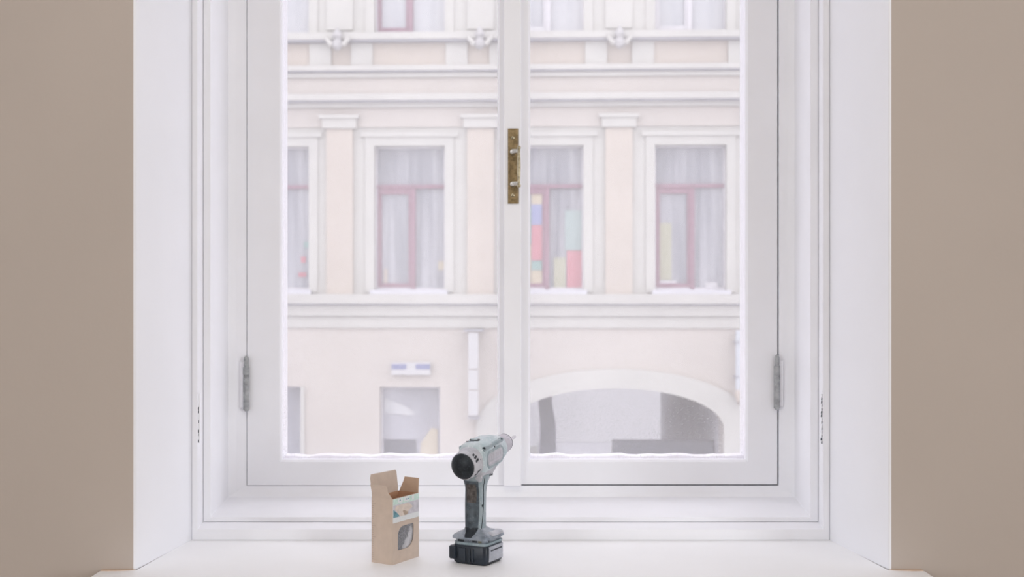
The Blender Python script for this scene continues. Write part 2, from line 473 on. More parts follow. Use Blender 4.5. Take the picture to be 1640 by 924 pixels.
# left-over hinge plates of the missing inner leaves, on the bead of the inner frame
def old_hinge(px, y0, y1, label, dark, seed):
    Yh = 0.010
    rnd = random.Random(seed)
    bm = bmesh.new()
    x = X(px, Yh)
    add_box(bm, x - .0028, x + .0028, Yh - .0020, Yh + .004, Z(y1, Yh), Z(y0, Yh))
    h = link('hinge_plate', bm, M_PAINT, win, bevel=.0008); h['label'] = label
    n = 15; z = Z(y1, Yh) + .001; dz = (Z(y0, Yh) - z) / n
    for k in range(n):
        if rnd.random() > dark: continue
        w = rnd.uniform(.0009, .0022) * (1.7 if dark > .6 else .55); xo = rnd.uniform(-.0006, .0006)
        zz = z + k * dz
        bm = bmesh.new()
        poly = [(x + xo - w, zz), (x + xo + w * .6, zz - .0006), (x + xo + w, zz + dz * .5), (x + xo + w * .5, zz + dz * rnd.uniform(.75, .98)), (x + xo - w * .8, zz + dz * .8)]
        prism(bm, poly, Yh - .0026, Yh - .0015)
        link('paint_chip', bm, M_CHIP, h)
old_hinge(318.2, 630, 709, 'painted-over plate of a removed hinge, left bead', .35, 3)
old_hinge(1317.0, 630, 711, 'painted-over plate of a removed hinge, right bead, chipped to dark iron', .95, 5)

# brass pull handle on the cover strip
Yp = YC - .016
hd = empty('handle', (0, 0, 0), parent=win); hd['label'] = 'worn brass pull handle on the meeting strip'
xa, xb, z0, z1 = X(813.5, Yp), X(829.8, Yp), Z(326, Yp), Z(206, Yp)
box('back_plate', xa, xb, Yp - .003, Yp, z0, z1, M_BRASS, hd, bevel=.0006)
xm = (xa + xb) / 2
bar_x, bar_y = X(831, Yp - .026), Yp - .026
for py in (242, 294):
    zc = Z(py, Yp - .02)
    bm = bmesh.new()
    tube(bm, [(xm, Yp - .002, zc), (xm, Yp - .012, zc), (xm + .004, Yp - .019, zc), (bar_x, bar_y, zc)], [.0075, .0062, .0052, .0048], 14)
    link('post', bm, M_NICKEL, hd, smooth=True, auto=60)
bm = bmesh.new()
zt_, zb_ = Z(233.5, bar_y), Z(300, bar_y)
L_ = zt_ - zb_
lathe(bm, [(0, .002), (.001, .0042), (.005, .0046), (.008, .0030), (.014, .0030), (.03, .0038), (L_ * .5, .0042), (L_ - .03, .0038), (L_ - .014, .0030), (L_ - .008, .0030), (L_ - .005, .0046), (L_ - .001, .0042), (L_, .002)],
      (bar_x, bar_y, zb_), (0, 0, 1), 14)
link('grip_bar', bm, M_BARBRASS, hd, smooth=True, auto=60)
for py in (221, 313):
    bm = bmesh.new(); zc = Z(py, Yp)
    lathe(bm, [(0, .0042), (.001, .0042), (.0022, .0025)], (xm - .0005, Yp - .0028, zc), (0, -1, 0), 12)
    link('screw', bm, M_BARBRASS, hd, smooth=True)

# outside sill with snow
struct(box('trim_2', -0.70, 0.70, YC + .09, OUT_Y + .10, SILL_Z + .02, SILL_Z + .052, M_OUTER))['label'] = 'outer window sill under snow'

# ------------------------------------------------------------------ the street and the building across it
D0, ANG = 18.8, math.radians(2.0)
CA, SA = math.cos(ANG), math.sin(ANG)
FY = CAM_Y + D0
def U(px):
    k = (px - CX) / FPX
    return k * D0 / (CA + k * SA)
def W(py): return CAM_Z - (py - CY) * D0 / FPX
STREET_Z = -3.3

M_FWHITE = mat('facade_white_stucco', (0.450, 0.444, 0.410), rough=0.9, var=0.05, scale=1.2, spec=0.1)
M_FPEACH = mat('facade_peach_stucco', (0.454, 0.405, 0.349), rough=0.9, var=0.05, scale=1.0, spec=0.1)
M_FPINK = mat('facade_pink_stucco', (0.452, 0.418, 0.378), rough=0.9, var=0.04, scale=0.8, spec=0.1)
M_MAUVE = mat('mauve_window_paint', (0.235, 0.125, 0.165), rough=0.6, var=0.1)
M_WHITEWIN = mat('pale_window_paint', (0.52, 0.51, 0.53), rough=0.6, var=0.05)
def pane_mat(name, a, b_, sx=9.0):
    m = mat(name, a, rough=0.12, var=0.0, spec=0.5)
    nt = m.node_tree; N = nt.nodes
    for n in N:
        if n.type == 'VALTORGB':
            n.color_ramp.elements[0].color = (*a, 1); n.color_ramp.elements[1].color = (*b_, 1)
        if n.type == 'MAPPING': n.inputs['Scale'].default_value = (sx, 1, 0.5)
        if n.type == 'TEX_NOISE': n.inputs['Scale'].default_value = 1.0
    return m
M_PANE = pane_mat('curtained_pane', (0.16, 0.17, 0.195), (0.36, 0.365, 0.385))
M_PANEUP = pane_mat('pale_curtained_pane', (0.34, 0.355, 0.375), (0.46, 0.465, 0.475), 5)
M_PANEGR = pane_mat('street_level_pane', (0.13, 0.135, 0.16), (0.33, 0.335, 0.37), 2)
M_TINSHADE = mat('tin_and_ledge_shade', (0.280, 0.280, 0.300), rough=0.8, var=0.1)  # roof and bracket tin; also colours the shadow strips under the ledges
M_PASS = mat('grey_passage_plaster', (0.460, 0.460, 0.490), rough=0.9, var=0.12, scale=2)
M_DARKMETAL = mat('dark_gate_paint', (0.045, 0.05, 0.07), rough=0.7, var=0.2)
def flat(name, c): return mat(name, c, rough=0.8, var=0.06, scale=3)
M_PYEL, M_PBLU, M_PRED, M_PGRN, M_PMINT, M_PLIME = (flat('yellow_paper', (0.46, 0.40, 0.29)), flat('blue_paper', (0.23, 0.26, 0.42)), flat('red_paper', (0.46, 0.17, 0.20)),
    flat('green_paper', (0.21, 0.34, 0.31)), flat('mint_paper', (0.29, 0.37, 0.355)), flat('lime_paper', (0.36, 0.36, 0.26)))
M_STREETSNOW = mat('street_snow', (0.50, 0.50, 0.53), rough=0.95, var=0.06, scale=0.6)

struct(box('ground', -45, 45, OUT_Y, 95, STREET_Z - .3, STREET_Z, M_STREETSNOW))['label'] = 'snowy street below the window'

bld = empty('apartment_building', (0, FY, 0), -ANG)
tag(bld, 'pale peach and white stucco building with mauve-framed windows across the street', 'building')
bld_street = bld
def fbox(name, u0, u1, w0, w1, out, material, parent=None, back=0.0, bevel=0.0):
    """box on the facade: u along it, w up, out = how far it stands proud"""
    return box(name, u0, u1, -out, back, w0, w1, material, parent or bld, bevel=bevel)

COLS = [-6.0, -3.92]   # further columns to the left; then the four in view; then two more
COLS = [U(-10), U(215), U(439), U(656), U(878), U(1106), U(1332), U(1560)]
PILS = [U(105), U(327), U(545), U(770), U(991), U(1219), U(1446)]
HW = U(656 + 56.5) - U(656)          # half width of the windows
FL, FR = U(-330), U(1880)
TOP = 10.6
zA, zB, zC = W(233), W(466), W(470)  # first floor windows
zU0, zU1 = W(52), W(52) + 2.25       # second floor windows
GR = [(U(386), U(482)), (U(608), U(705)), (U(150), U(250))]
gT, gB = W(620), W(812)
AX0, AX1, ACX, ASP, AB = U(814), U(1158), U(986), W(684), (W(621) - W(684))
zG = W(524)

def wall_grid(name, xs, zs, hole, material, extra=None):
    bm = bmesh.new(); vt = {}
    def v(x, z):
        k = (round(x, 5), round(z, 5))
        if k not in vt: vt[k] = bm.verts.new((x, 0, z))
        return vt[k]
    for i in range(len(xs) - 1):
        for j in range(len(zs) - 1):
            if hole((xs[i] + xs[i + 1]) / 2, (zs[j] + zs[j + 1]) / 2): continue
            bm.faces.new((v(xs[i], zs[j]), v(xs[i + 1], zs[j]), v(xs[i + 1], zs[j + 1]), v(xs[i], zs[j + 1])))
    if extra: extra(bm, v)
    for f in bm.faces:
        f.normal_update()
        if f.normal.y > 0: f.normal_flip()
    me = bpy.data.meshes.new(name); bm.to_mesh(me); bm.free(); me.materials.append(material)
    o = bpy.data.objects.new(name, me); COL.objects.link(o); o.parent = bld
    md = o.modifiers.new('thick', 'SOLIDIFY'); md.thickness = 0.5; md.offset = -1
    return o
# upper wall with two rows of openings
xs = sorted([FL, FR] + [c - HW for c in COLS] + [c + HW for c in COLS])
zs = [zG, zB, zA, zU0, zU1, TOP]
def hole_up(x, z): return any(abs(x - c) < HW for c in COLS) and (zB < z < zA or zU0 < z < zU1)
wall_grid('wall', xs, zs, hole_up, M_FWHITE)
# ground storey wall with windows and the arch
xs = sorted([FL, FR, AX0, AX1] + [g for q in GR for g in q])
zs = sorted([STREET_Z, gB, ASP, gT, zG])
def hole_gr(x, z): return any(a < x < b for a, b in GR) and gB < z < gT or (AX0 < x < AX1)
def arch_fill(bm, v):
    n = 28; prev = None
    for k in range(n + 1):
        a = math.pi * (1 - k / n)
        x, z = ACX + (AX1 - AX0) / 2 * math.cos(a), ASP + AB * math.sin(a)
        if k == 0: x = AX0
        if k == n: x = AX1
        cur = (x, z)
        if prev: bm.faces.new((v(*prev), v(*cur), v(cur[0], zG), v(prev[0], zG)))
        prev = cur
wall_grid('ground_storey_wall', xs, zs, hole_gr, M_FPINK, arch_fill)

# arch surround
bm = bmesh.new(); n = 40
oa, ob = (U(986 + 225) - U(986)), W(590) - W(684)
inner, outer = [(AX1, STREET_Z)], [(ACX + oa, STREET_Z)]
for k in range(n + 1):
    a = math.pi * k / n
    inner.append((ACX + (AX1 - AX0) / 2 * math.cos(a), ASP + AB * math.sin(a)))
    outer.append((ACX + oa * math.cos(a), ASP + ob * math.sin(a)))
inner.append((AX0, STREET_Z)); outer.append((ACX - oa, STREET_Z))
rings = []
for (xi, zi), (xo, zo) in zip(inner, outer):
    rings.append([(xi, -.07, zi), (xo, -.07, zo), (xo, .0, zo), (xi, .0, zi)])
loft(bm, rings)
link('arch_surround', bm, M_FWHITE, bld)

# belts, cornices, and grey strips standing for the shadow lines under them
def belt(name, y_top, y_bot, out, m, snow=False):
    b = fbox(name, FL, FR, W(y_bot), W(y_top), out, m)
    return b
belt('belt_course', 507, 525, .04, M_FWHITE)
belt('belt_course', 489, 506, .09, M_FWHITE)
belt('ledge_shade_strip', 486, 489, .13, M_TINSHADE)
belt('ledge', 471, 486, .18, M_FWHITE)
belt('frieze_band', 172, 203, .03, M_FPINK)
belt('cornice', 163.6, 172, .10, M_FWHITE)
belt('ledge_shade_strip', 161.8, 164.6, .19, M_TINSHADE)
belt('cornice', 152, 162, .21, M_FWHITE)
belt('frieze_band', 124, 152, .04, M_FPINK)
belt('cornice', 117, 124, .10, M_FWHITE)
belt('ledge_shade_strip', 113.6, 116.4, .15, M_TINSHADE)
belt('cornice', 106, 114, .17, M_FWHITE)
belt('parapet_band', 68, 106, .03, M_FPEACH)
belt('ledge_shade_strip', 64.5, 68.5, .18, M_TINSHADE)
belt('ledge', 54, 65, .20, M_FWHITE)
fbox('roof_cornice', FL, FR, TOP - .35, TOP + .1, .6, M_FWHITE)
fbox('roof', FL, FR, TOP + .1, TOP + .5, .2, M_TINSHADE, back=9.0)

# pedestals under the upper windows, leaving the peach panels between
for c in COLS:
    for s in (-1, 1):
        cx_ = c + s * (HW + .19)
        fbox('pedestal', cx_ - .17, cx_ + .17, W(105), W(69), .08, M_FWHITE)
M_ORN = mat('weathered_ornament_stucco', (.37, .365, .36), rough=.9, var=.2, scale=14)
# pilasters, their capitals and the ornaments above
PW = U(545 + 21) - U(545)
for p in PILS:
    fbox('pilaster', p - PW, p + PW, W(471), W(206), .07, M_FPEACH)
    cp = fbox('capital', p - PW * 1.32, p + PW * 1.32, W(206), W(186), .12, M_FWHITE, bevel=.02)
    fbox('abacus', p - PW * 1.5, p + PW * 1.5, W(190), W(184), .15, M_FWHITE, parent=cp)
    fbox('pilaster', p - PW, p + PW, zU0 + .05, TOP - .4, .05, M_FWHITE)
    # leafy ornament: stem, two scrolls and a finial
    bm = bmesh.new()
    z0 = W(84)
    lathe(bm, [(0, .02), (.05, .08), (.11, .09), (.17, .05), (.22, .085), (.28, .06), (.33, .03), (.37, .005)], (p, -.25, z0), (0, 0, 1), 12)
    orn = link('ornament', bm, M_ORN, bld, smooth=True)
    for s in (-1, 1):
        bm = bmesh.new()
        pts = [(p + s * (.08 + .11 * math.sin(t * 1.9)), -.25, z0 + .08 + .24 * t - .1 * t * t) for t in [k / 8 for k in range(9)]]
        tube(bm, pts, [.045 - .004 * k for k in range(9)], 8)
        link('scroll', bm, M_FWHITE, orn, smooth=True)

# windows
def fwin(c, z0, z1, paint, pane, mull, transom_f, rec=.16, surround=True, sill_=True):
    w = empty('window', (c, 0, 0), parent=bld)
    h = z1 - z0
    f = .055
    def sub(nm, x0, x1, a, b, m, y0=rec - .03, y1=rec + .05): return box(nm, x0, x1, y0, y1, a, b, m, w)
    # outer sash frame
    bm = bmesh.new()
    rect_sweep(bm, [(-HW, HW, z0, z1, rec - .02), (-HW + f * .5, HW - f * .5, z0 + f, z1 - f * .5, rec - .02), (-HW + f * .5, HW - f * .5, z0 + f, z1 - f * .5, rec + .06), (-HW, HW, z0, z1, rec + .06)])
    link('sash_frame', bm, M_WHITEWIN if paint is M_MAUVE else paint, w)
    if surround:
        bm = bmesh.new(); e = .14
        rect_sweep(bm, [(-HW - e, HW + e, z0 - .02, z1 + e, 0), (-HW - e, HW + e, z0 - .02, z1 + e, -.03), (-HW, HW, z0, z1, -.03), (-HW, HW, z0, z1, 0.0)])
        link('surround', bm, M_FWHITE, w)
        box('lintel_moulding', -HW - e * 1.5, HW + e * 1.5, -.06, 0, z1 + e, z1 + e + .07, M_FWHITE, w)
    if sill_: box('snowy_sill', -HW - .05, HW + .05, -.16, rec, z0 - .05, z0 + .015, M_STREETSNOW, w)
    zt = z0 + h * transom_f
    if transom_f < 1:
        sub('transom', -HW + .02, HW - .02, zt - .03, zt + .03, paint)
    else: zt = z1
    sub('mullion', mull - .035, mull + .035, z0 + .03, zt, paint)
    # the opening sash on the left has a frame of its own
    a, b = -HW + .03, mull - .03
    bm = bmesh.new()
    rect_sweep(bm, [(a, b, z0 + .04, zt - .03, rec - .01), (a + .06, b - .045, z0 + .12, zt - .12, rec - .01), (a + .06, b - .045, z0 + .12, zt - .12, rec + .04), (a, b, z0 + .04, zt - .03, rec + .04)])
    link('sash', bm, paint, w)
    box('pane', -HW + .02, mull, rec + .035, rec + .05, z0 + .03, zt, pane, w)
    box('pane', mull, HW - .02, rec + .036, rec + .051, z0 + .03, zt, pane, w)
    if transom_f < 1: box('pane', -HW + .02, HW - .02, rec + .037, rec + .052, zt, z1 - .02, pane, w)
    return w
firsts = []
for i, c in enumerate(COLS):
    firsts.append(fwin(c, zB, zA, M_MAUVE, M_PANE, -.02 + .06 * (i % 2 == 1), .725))
    fwin(c, zU0, zU1, M_MAUVE if i in (3, 6) else M_WHITEWIN, M_PANEUP, 0.0, .75, surround=True, sill_=False)

# coloured papers stuck in the third window of the first floor, and small things in the others
w3 = firsts[4]
def paper(w, px0, px1, py0, py1, m, name='paper'):
    c = w.location.x
    return box(name, U(px0) - c, U(px1) - c, .176, .188, W(py1), W(py0), m, w)
for a in ((851, 873, 309, 326, M_PYEL), (851, 873, 326, 359, M_PBLU), (851, 873, 360, 416, M_PRED), (851, 873, 418, 432, M_PGRN), (851, 873, 433, 460, M_PYEL),
          (905, 932, 336, 400, M_PMINT), (887, 906, 412, 462, M_PLIME), (908, 933, 401, 463, M_PRED), (828, 850, 330, 390, M_PGRN), (828, 850, 391, 455, M_PYEL)):
    paper(w3, *a)
paper(firsts[5], 1055, 1077, 357, 448, M_PLIME)
paper(firsts[5], 1055, 1085, 449, 457, M_WHITEWIN)
paper(firsts[5], 1132, 1152, 452, 464, M_WHITEWIN, 'ornament_card')
paper(firsts[2], 478, 486, 410, 420, M_PRED)
paper(firsts[2], 474, 487, 436, 443, M_PRED)
paper(firsts[2], 483, 491, 386, 396, M_PGRN)
paper(firsts[3], 612, 618, 430, 458, M_FPEACH)
paper(firsts[3], 700, 712, 418, 432, M_PYEL)

# street level windows
for k, (a, b) in enumerate(GR):
    w = empty('shop_window', ((a + b) / 2, 0, 0), parent=bld)
    hw = (b - a) / 2
    bm = bmesh.new()
    rect_sweep(bm, [(-hw, hw, gB, gT, .16), (-hw + .03, hw - .03, gB + .06, gT - .03, .16), (-hw + .03, hw - .03, gB + .06, gT - .03, .24), (-hw, hw, gB, gT, .24)])
    link('sash_frame', bm, M_WHITEWIN, w)
    box('pane', -hw + .02, hw - .02, .20, .215, gB + .03, gT - .02, M_PANEGR, w)
    if k == 0: box('shutter_edge', hw, hw + .06, -.04, .12, gB, gT, M_FWHITE, w)
    if k == 1:
        box('tone_panel', -hw + .04, -.02 + .1, .185, .198, W(760), W(707), M_DARKMETAL, w)
        bm = bmesh.new(); prism(bm, [(.12, W(760)), (hw - .05, W(760)), (hw - .06, W(690)), (.32, W(688)), (.16, W(712))], .17, .195)  # pale yellow shape standing in for the lights inside
        link('tone_panel', bm, M_PYEL, w)['label'] = 'pale yellow shape for the interior lights in the lower right corner'
        bm = bmesh.new(); prism(bm, [(-hw + .05, W(640)), (-.1, W(652)), (.08, W(665)), (-.05, W(668)), (-hw + .05, W(664))], .185, .198)  # pale shape standing in for the street's reflection in the pane
        link('painted_reflection', bm, M_PANEUP, w)['label'] = 'pale shape painting the reflection in the pane'

# passage behind the arch
PD = 11.0
box('passage_wall', AX1, AX1 + .3, .5, PD, STREET_Z, zG, M_PASS, bld)
box('passage_wall', AX0 - .3, AX0, .5, PD, STREET_Z, zG, M_PASS, bld)
box('passage_ceiling', AX0 - .3, AX1 + .3, .5, PD, W(612), zG, M_PASS, bld)
# dark low gate leaf inside the arch, and its post
gate = empty('gate', (0, FY, 0), -ANG)
tag(gate, 'dark low metal gate inside the arched passage', 'gate')
gz = CAM_Z - (706 - CY) * (D0 + .9) / FPX
gm = U(985)
box('gate_leaf', gm, AX1 - .02, .9, .96, STREET_Z + .1, gz, M_DARKMETAL, gate)
box('gate_leaf', AX0 + .45, gm - .02, .9, .96, STREET_Z + .1, gz - .02, M_PASS, gate)
box('top_rail', gm, AX1 - .02, .87, .99, gz, gz + .02, M_DARKMETAL, gate)
bm = bmesh.new()
pl = [(U(860), W(636)), (U(884), W(628)), (U(884), W(655)), (U(890), W(690)), (U(893), STREET_Z), (U(862), STREET_Z), (U(864), W(690))]
prism(bm, pl, .86, 1.0)
link('gate_post', bm, M_DARKMETAL, gate)

M_YARD = mat('courtyard_white_stucco', (0.70, 0.70, 0.71), rough=.9, var=.04, scale=.8)
# pale house at the back of the courtyard
cb = empty('courtyard_house', (3.2, FY + 14.2, 0), -ANG)
tag(cb, 'pale plain house wall seen through the arched passage', 'building')
box('wall', -9, 9, 0, .5, STREET_Z, 7.0, M_YARD, cb)
box('plinth', -9, 9, -.06, 0, STREET_Z, STREET_Z + .25, M_FWHITE, cb)
box('cornice', -9, 9, -.35, 0, 6.7, 7.0, M_YARD, cb)

# signs hung on the facade
M_SIGN = mat('white_sign_board', (0.45, 0.45, 0.45), rough=0.5, var=0.02)
M_SIGNBLUE = mat('blue_sign_print', (0.13, 0.15, 0.29), rough=0.6, var=0.1, scale=30)
sg = empty('wall_sign', (U(659), FY - U(659) * SA, 0), -ANG)
tag(sg, 'small white sign with two blue bars above the street-level window', 'sign')
hw = (U(690) - U(628)) / 2
box('board', -hw, hw, -.09, -.005, W(600), W(580), M_SIGN, sg)
for a, b in ((628.5, 652), (667, 690)):
    box('blue_bar', U(a) - U(659), U(b) - U(659), -.098, -.09, W(591), W(583), M_SIGNBLUE, sg)
vsn = empty('hanging_sign', (U(760), FY - U(760) * SA, 0), -ANG)
tag(vsn, 'tall narrow white hanging sign beside the arched passage', 'sign')
hw = (U(768) - U(752)) / 2
for k, (a, b) in enumerate(((532, 589), (590.5, 622), (623.5, 663))):
    box('sign_panel', -hw, hw, -.30, -.22, W(b), W(a), M_SIGN, vsn, bevel=.01)
box('bracket', -hw * 1.9, hw * 1.9, -.27, 0, W(530), W(526.5), M_TINSHADE, vsn)
box('bracket', -hw * 1.1, hw * 1.1, -.27, 0, W(669), W(665.5), M_TINSHADE, vsn)
rsn = empty('drain_pipe', (U(1181), FY - U(1181) * SA, 0), -ANG)
tag(rsn, 'pale grey-blue downpipe right of the arched passage', 'pipe')
bm = bmesh.new(); tube(bm, [(0, -.17, W(622)), (0, -.17, W(528))], .06, 12)
link('pipe', bm, mat('pale_blue_pipe', (0.47, 0.50, 0.53), rough=.6), rsn, smooth=True)
bm = bmesh.new(); tube(bm, [(0, -.17, W(622)), (0, -.18, W(630)), (.03, -.24, W(640))], [.065, .07, .075], 12)
link('elbow', bm, M_FPEACH, rsn, smooth=True)
for py in (545, 600): box('clamp', -.075, .075, -.24, 0, W(py + 2), W(py), M_TINSHADE, rsn)

# ------------------------------------------------------------------ open cardboard box
M_CARD = mat('kraft_cardboard', (0.56, 0.46, 0.385), rough=0.85, var=0.05, scale=60, spec=0.15, bump=0.05, bscale=400)
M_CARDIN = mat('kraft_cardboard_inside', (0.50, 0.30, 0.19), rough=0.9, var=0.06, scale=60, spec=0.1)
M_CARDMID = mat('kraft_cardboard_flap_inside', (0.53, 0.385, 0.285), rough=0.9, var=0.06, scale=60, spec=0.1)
M_PRINTW = mat('label_white', (0.72, 0.74, 0.74), rough=0.5, var=0.03, scale=200)
M_PRINTG = mat('label_green', (0.56, 0.71, 0.64), rough=0.5, var=0.12, scale=150)
M_PRINTGR = mat('label_grey_violet', (0.56, 0.54, 0.58), rough=0.5, var=0.14, scale=120)
M_PRINTT = mat('label_teal', (0.14, 0.30, 0.35), rough=0.5, var=0.35, scale=220)
M_PRINTWOOD = mat('label_plank', (0.66, 0.57, 0.50), rough=0.5, var=0.12, scale=140)
M_PRINTB = mat('label_brown', (0.42, 0.33, 0.25), rough=0.5, var=0.15, scale=200)
M_INK = mat('brown_print_ink', (0.40, 0.32, 0.265), rough=0.8, var=0.1)
M_STEEL = mat('zinc_screws', (0.20, 0.21, 0.235), rough=0.4, var=0.5, scale=300, metal=0.4)
M_BAG = mat('white_plastic_bag', (0.72, 0.72, 0.76), rough=0.3, var=0.08, scale=150)
m_film, nt_, b_ = nodes_of('clear_film')
N_ = nt_.nodes; tr_ = N_.new('ShaderNodeBsdfTransparent'); gl_ = N_.new('ShaderNodeBsdfGlossy'); gl_.inputs['Roughness'].default_value = .25
df_ = N_.new('ShaderNodeBsdfDiffuse'); df_.inputs[0].default_value = (.8, .8, .83, 1)
mx0 = N_.new('ShaderNodeMixShader'); mx0.inputs[0].default_value = .5; nt_.links.new(gl_.outputs[0], mx0.inputs[1]); nt_.links.new(df_.outputs[0], mx0.inputs[2])
mx_ = N_.new('ShaderNodeMixShader'); mx_.inputs[0].default_value = .15
nt_.links.new(tr_.outputs[0], mx_.inputs[1]); nt_.links.new(mx0.outputs[0], mx_.inputs[2]); nt_.links.new(mx_.outputs[0], N_['Material Output'].inputs['Surface'])
N_.remove(b_)

BX, BYD, BH, TH = 0.083, 0.048, 0.120, 0.0009
cb_ = empty('cardboard_box', (-0.2175, -0.216, SILL_Z), math.radians(59.3))
tag(cb_, 'small open kraft cardboard box with cut-out window, flaps raised, left of the drill', 'box')

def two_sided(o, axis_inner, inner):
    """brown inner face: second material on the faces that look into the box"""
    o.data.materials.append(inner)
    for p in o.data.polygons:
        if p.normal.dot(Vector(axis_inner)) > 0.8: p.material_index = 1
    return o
# front panel with the cut-out
bm = bmesh.new()
outer_ = [(0, 0), (BX, 0), (BX, BH), (0, BH)]
hole_ = rrect(0.016, 0.066, 0.0235, 0.0665, [.004, .022, .004, .017], 6)
def loop(pts):
    v = [bm.verts.new((x, 0, z)) for x, z in pts]
    return [bm.edges.new((v[i], v[(i + 1) % len(v)])) for i in range(len(v))]
es = loop(outer_) + loop(hole_)
bmesh.ops.triangle_fill(bm, use_beauty=True, edges=es)
ext = bmesh.ops.extrude_face_region(bm, geom=list(bm.faces))
bmesh.ops.translate(bm, verts=[v for v in ext['geom'] if isinstance(v, bmesh.types.BMVert)], vec=(0, TH, 0))
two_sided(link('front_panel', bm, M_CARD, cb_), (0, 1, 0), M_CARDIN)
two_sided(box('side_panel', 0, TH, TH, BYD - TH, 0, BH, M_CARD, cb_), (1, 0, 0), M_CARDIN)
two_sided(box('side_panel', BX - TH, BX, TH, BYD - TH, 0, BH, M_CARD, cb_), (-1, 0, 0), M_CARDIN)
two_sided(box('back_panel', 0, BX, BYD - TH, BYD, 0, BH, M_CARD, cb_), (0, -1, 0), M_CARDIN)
box('bottom_panel', TH, BX - TH, TH, BYD - TH, 0, TH, M_CARD, cb_)
# flaps: flat outline in (along, up), hinged on a top edge and leaned outward
def flap(name, poly, M, label=None, m=None):
    bm = bmesh.new(); prism(bm, poly, 0, TH, M)
    o = link(name, bm, m or M_CARD, cb_)
    if label: o['label'] = label
    return o
RX = Matrix.Rotation
flap('top_flap', [(0.002, 0), (BX - .002, 0), (BX - .001, .030), (BX - .003, .040), (.004, .041), (.001, .034)],
     Matrix.Translation((0, BYD - TH, BH)) @ RX(math.radians(-7), 4, 'X'), 'tall tuck flap standing upright')
bm = bmesh.new()   # folded lip at the free edge of the tall flap
prism(bm, [(BX - .004, .002), (BX + .0015, .004), (BX + .0015, .036), (BX - .004, .040)], 0, TH, Matrix.Translation((0, BYD + .0008, BH)) @ RX(math.radians(-7), 4, 'X') )
link('flap_lip', bm, M_CARD, cb_)
# left dust flap leans outward (to -x); its near corner is cut back
flap('dust_flap', [(.001, 0), (BYD - .001, 0), (BYD - .001, .010), (BYD + .0005, .0235), (.0135, .0235), (.0105, .021), (.0100, .012), (.002, .001)],
     Matrix.Translation((0, 0, BH)) @ RX(math.radians(-7), 4, 'Y') @ RX(math.radians(90), 4, 'Z') @ Matrix.Translation((0, -TH, 0)), 'short side flap leaning outward')
flap('dust_flap', [(.001, 0), (BYD - .003, 0), (BYD - .012, .020), (BYD - .014, .0275), (.001, .0275)],
     Matrix.Translation((BX, 0, BH)) @ RX(math.radians(4), 4, 'Y') @ RX(math.radians(90), 4, 'Z'), 'short side flap standing upright', M_CARDMID)
# printed label on the front
lab = box('label', 0.0008, BX - .0004, -.0003, 0, 0.0755, BH - .0005, M_PRINTW, cb_)
lab['label'] = 'pale printed label with a picture of planks'
def lp(name, poly, m, y=-.0005):
    bm = bmesh.new(); prism(bm, poly, y, -.0002); link(name, bm, m, lab)
lp('green_strip', [(.001, .1085), (BX - .0008, .1085), (BX - .0008, BH - .001), (.001, BH - .001)], M_PRINTG)
for a, b in ((.016, .030), (.034, .052), (.060, .066)): lp('strip_patch', [(a, .1105), (b, .1105), (b, .1185), (a, .1185)], M_PRINTW, -.0007)
for a, c in ((.040, .1135), (.046, .1135), (.020, .114), (.0705, .1045)): lp('small_print', [(a, c), (a + .004, c), (a + .004, c + .002), (a, c + .002)], M_PRINTGR if c < .113 else M_PRINTT, -.0009)
lp('picture', [(.002, .0855), (BX - .001, .0855), (BX - .001, .108), (.002, .108)], M_PRINTGR)
lp('picture_corner', [(.002, .0855), (.022, .0855), (.012, .094), (.002, .1)], M_PRINTT, -.0006)
lp('picture_corner', [(.058, .0855), (BX - .001, .0855), (BX - .001, .098), (.070, .093)], M_PRINTGR, -.0006)
lp('plank_print', [(.022, .0855), (.036, .0855), (.062, .098), (.050, .1065), (.010, .1065), (.006, .101)], M_PRINTWOOD, -.0007)
lp('plank_print', [(.036, .0855), (.044, .0855), (.048, .090), (.034, .0955), (.030, .0945)], M_PRINTB, -.0008)
# ruler printed along the narrow side
for k in range(27):
    z = .006 + .0041 * k; ln = .0085 if k % 5 == 0 else .0045
    t_ = box('ruler_tick', -.0002, 0, BYD - .0008 - ln, BYD - .0008, z, z + .0007, M_INK, cb_)
# clear film behind the cut-out
box('film', .012, .070, TH, TH + .0003, .020, .071, m_film, cb_)
# the screws in their bag
rnd = random.Random(4)
def bag_front(x, z):
    """how far back the bag's front lies: it bulges to the film at the lower right"""
    t = max(0.0, min(1.0, ((z - .036) * .9 + (.047 - x) * 1.3 + .012) / .022))
    return .0045 + .0175 * t * t * (3 - 2 * t)
bm = bmesh.new(); n_ = 0
while n_ < 300:
    c = Vector((rnd.uniform(.007, .066), 0, rnd.uniform(.012, .074)))
    bf = bag_front(c.x, c.z)
    if bf < .014: continue
    c.y = rnd.uniform(.0045, .011)
    d = Vector((rnd.uniform(-1, 1), rnd.uniform(-.35, .35), rnd.uniform(-1, 1))).normalized() * .0050
    tube(bm, [c - d, c + d], [.0016, .0006], 5); n_ += 1
BOXM = Matrix.Translation((-0.2175, -0.216, SILL_Z)) @ Matrix.Rotation(math.radians(59.3), 4, 'Z')
o = link('screw_pile', bm, M_STEEL); o.matrix_world = BOXM
tag(o, 'small grey screws behind the film window of the cardboard box', 'screws', kind='stuff')
bm = bmesh.new(); ng = 16
rows = []
for j in range(ng + 1):
    z = .002 + .078 * j / ng
    fr_ = [Vector((.004 + .074 * i / ng, bag_front(.004 + .074 * i / ng, z) + .0012 * math.sin(i * 2.1 + j * 1.3), z)) for i in range(ng + 1)]
    rows.append(fr_ + [Vector((p.x, .043, p.z)) for p in reversed(fr_)])
loft(bm, rows)
o = link('plastic_bag', bm, M_BAG, None, smooth=True, auto=70); o.matrix_world = BOXM
tag(o, 'crumpled white plastic bag inside the cardboard box', 'bag')

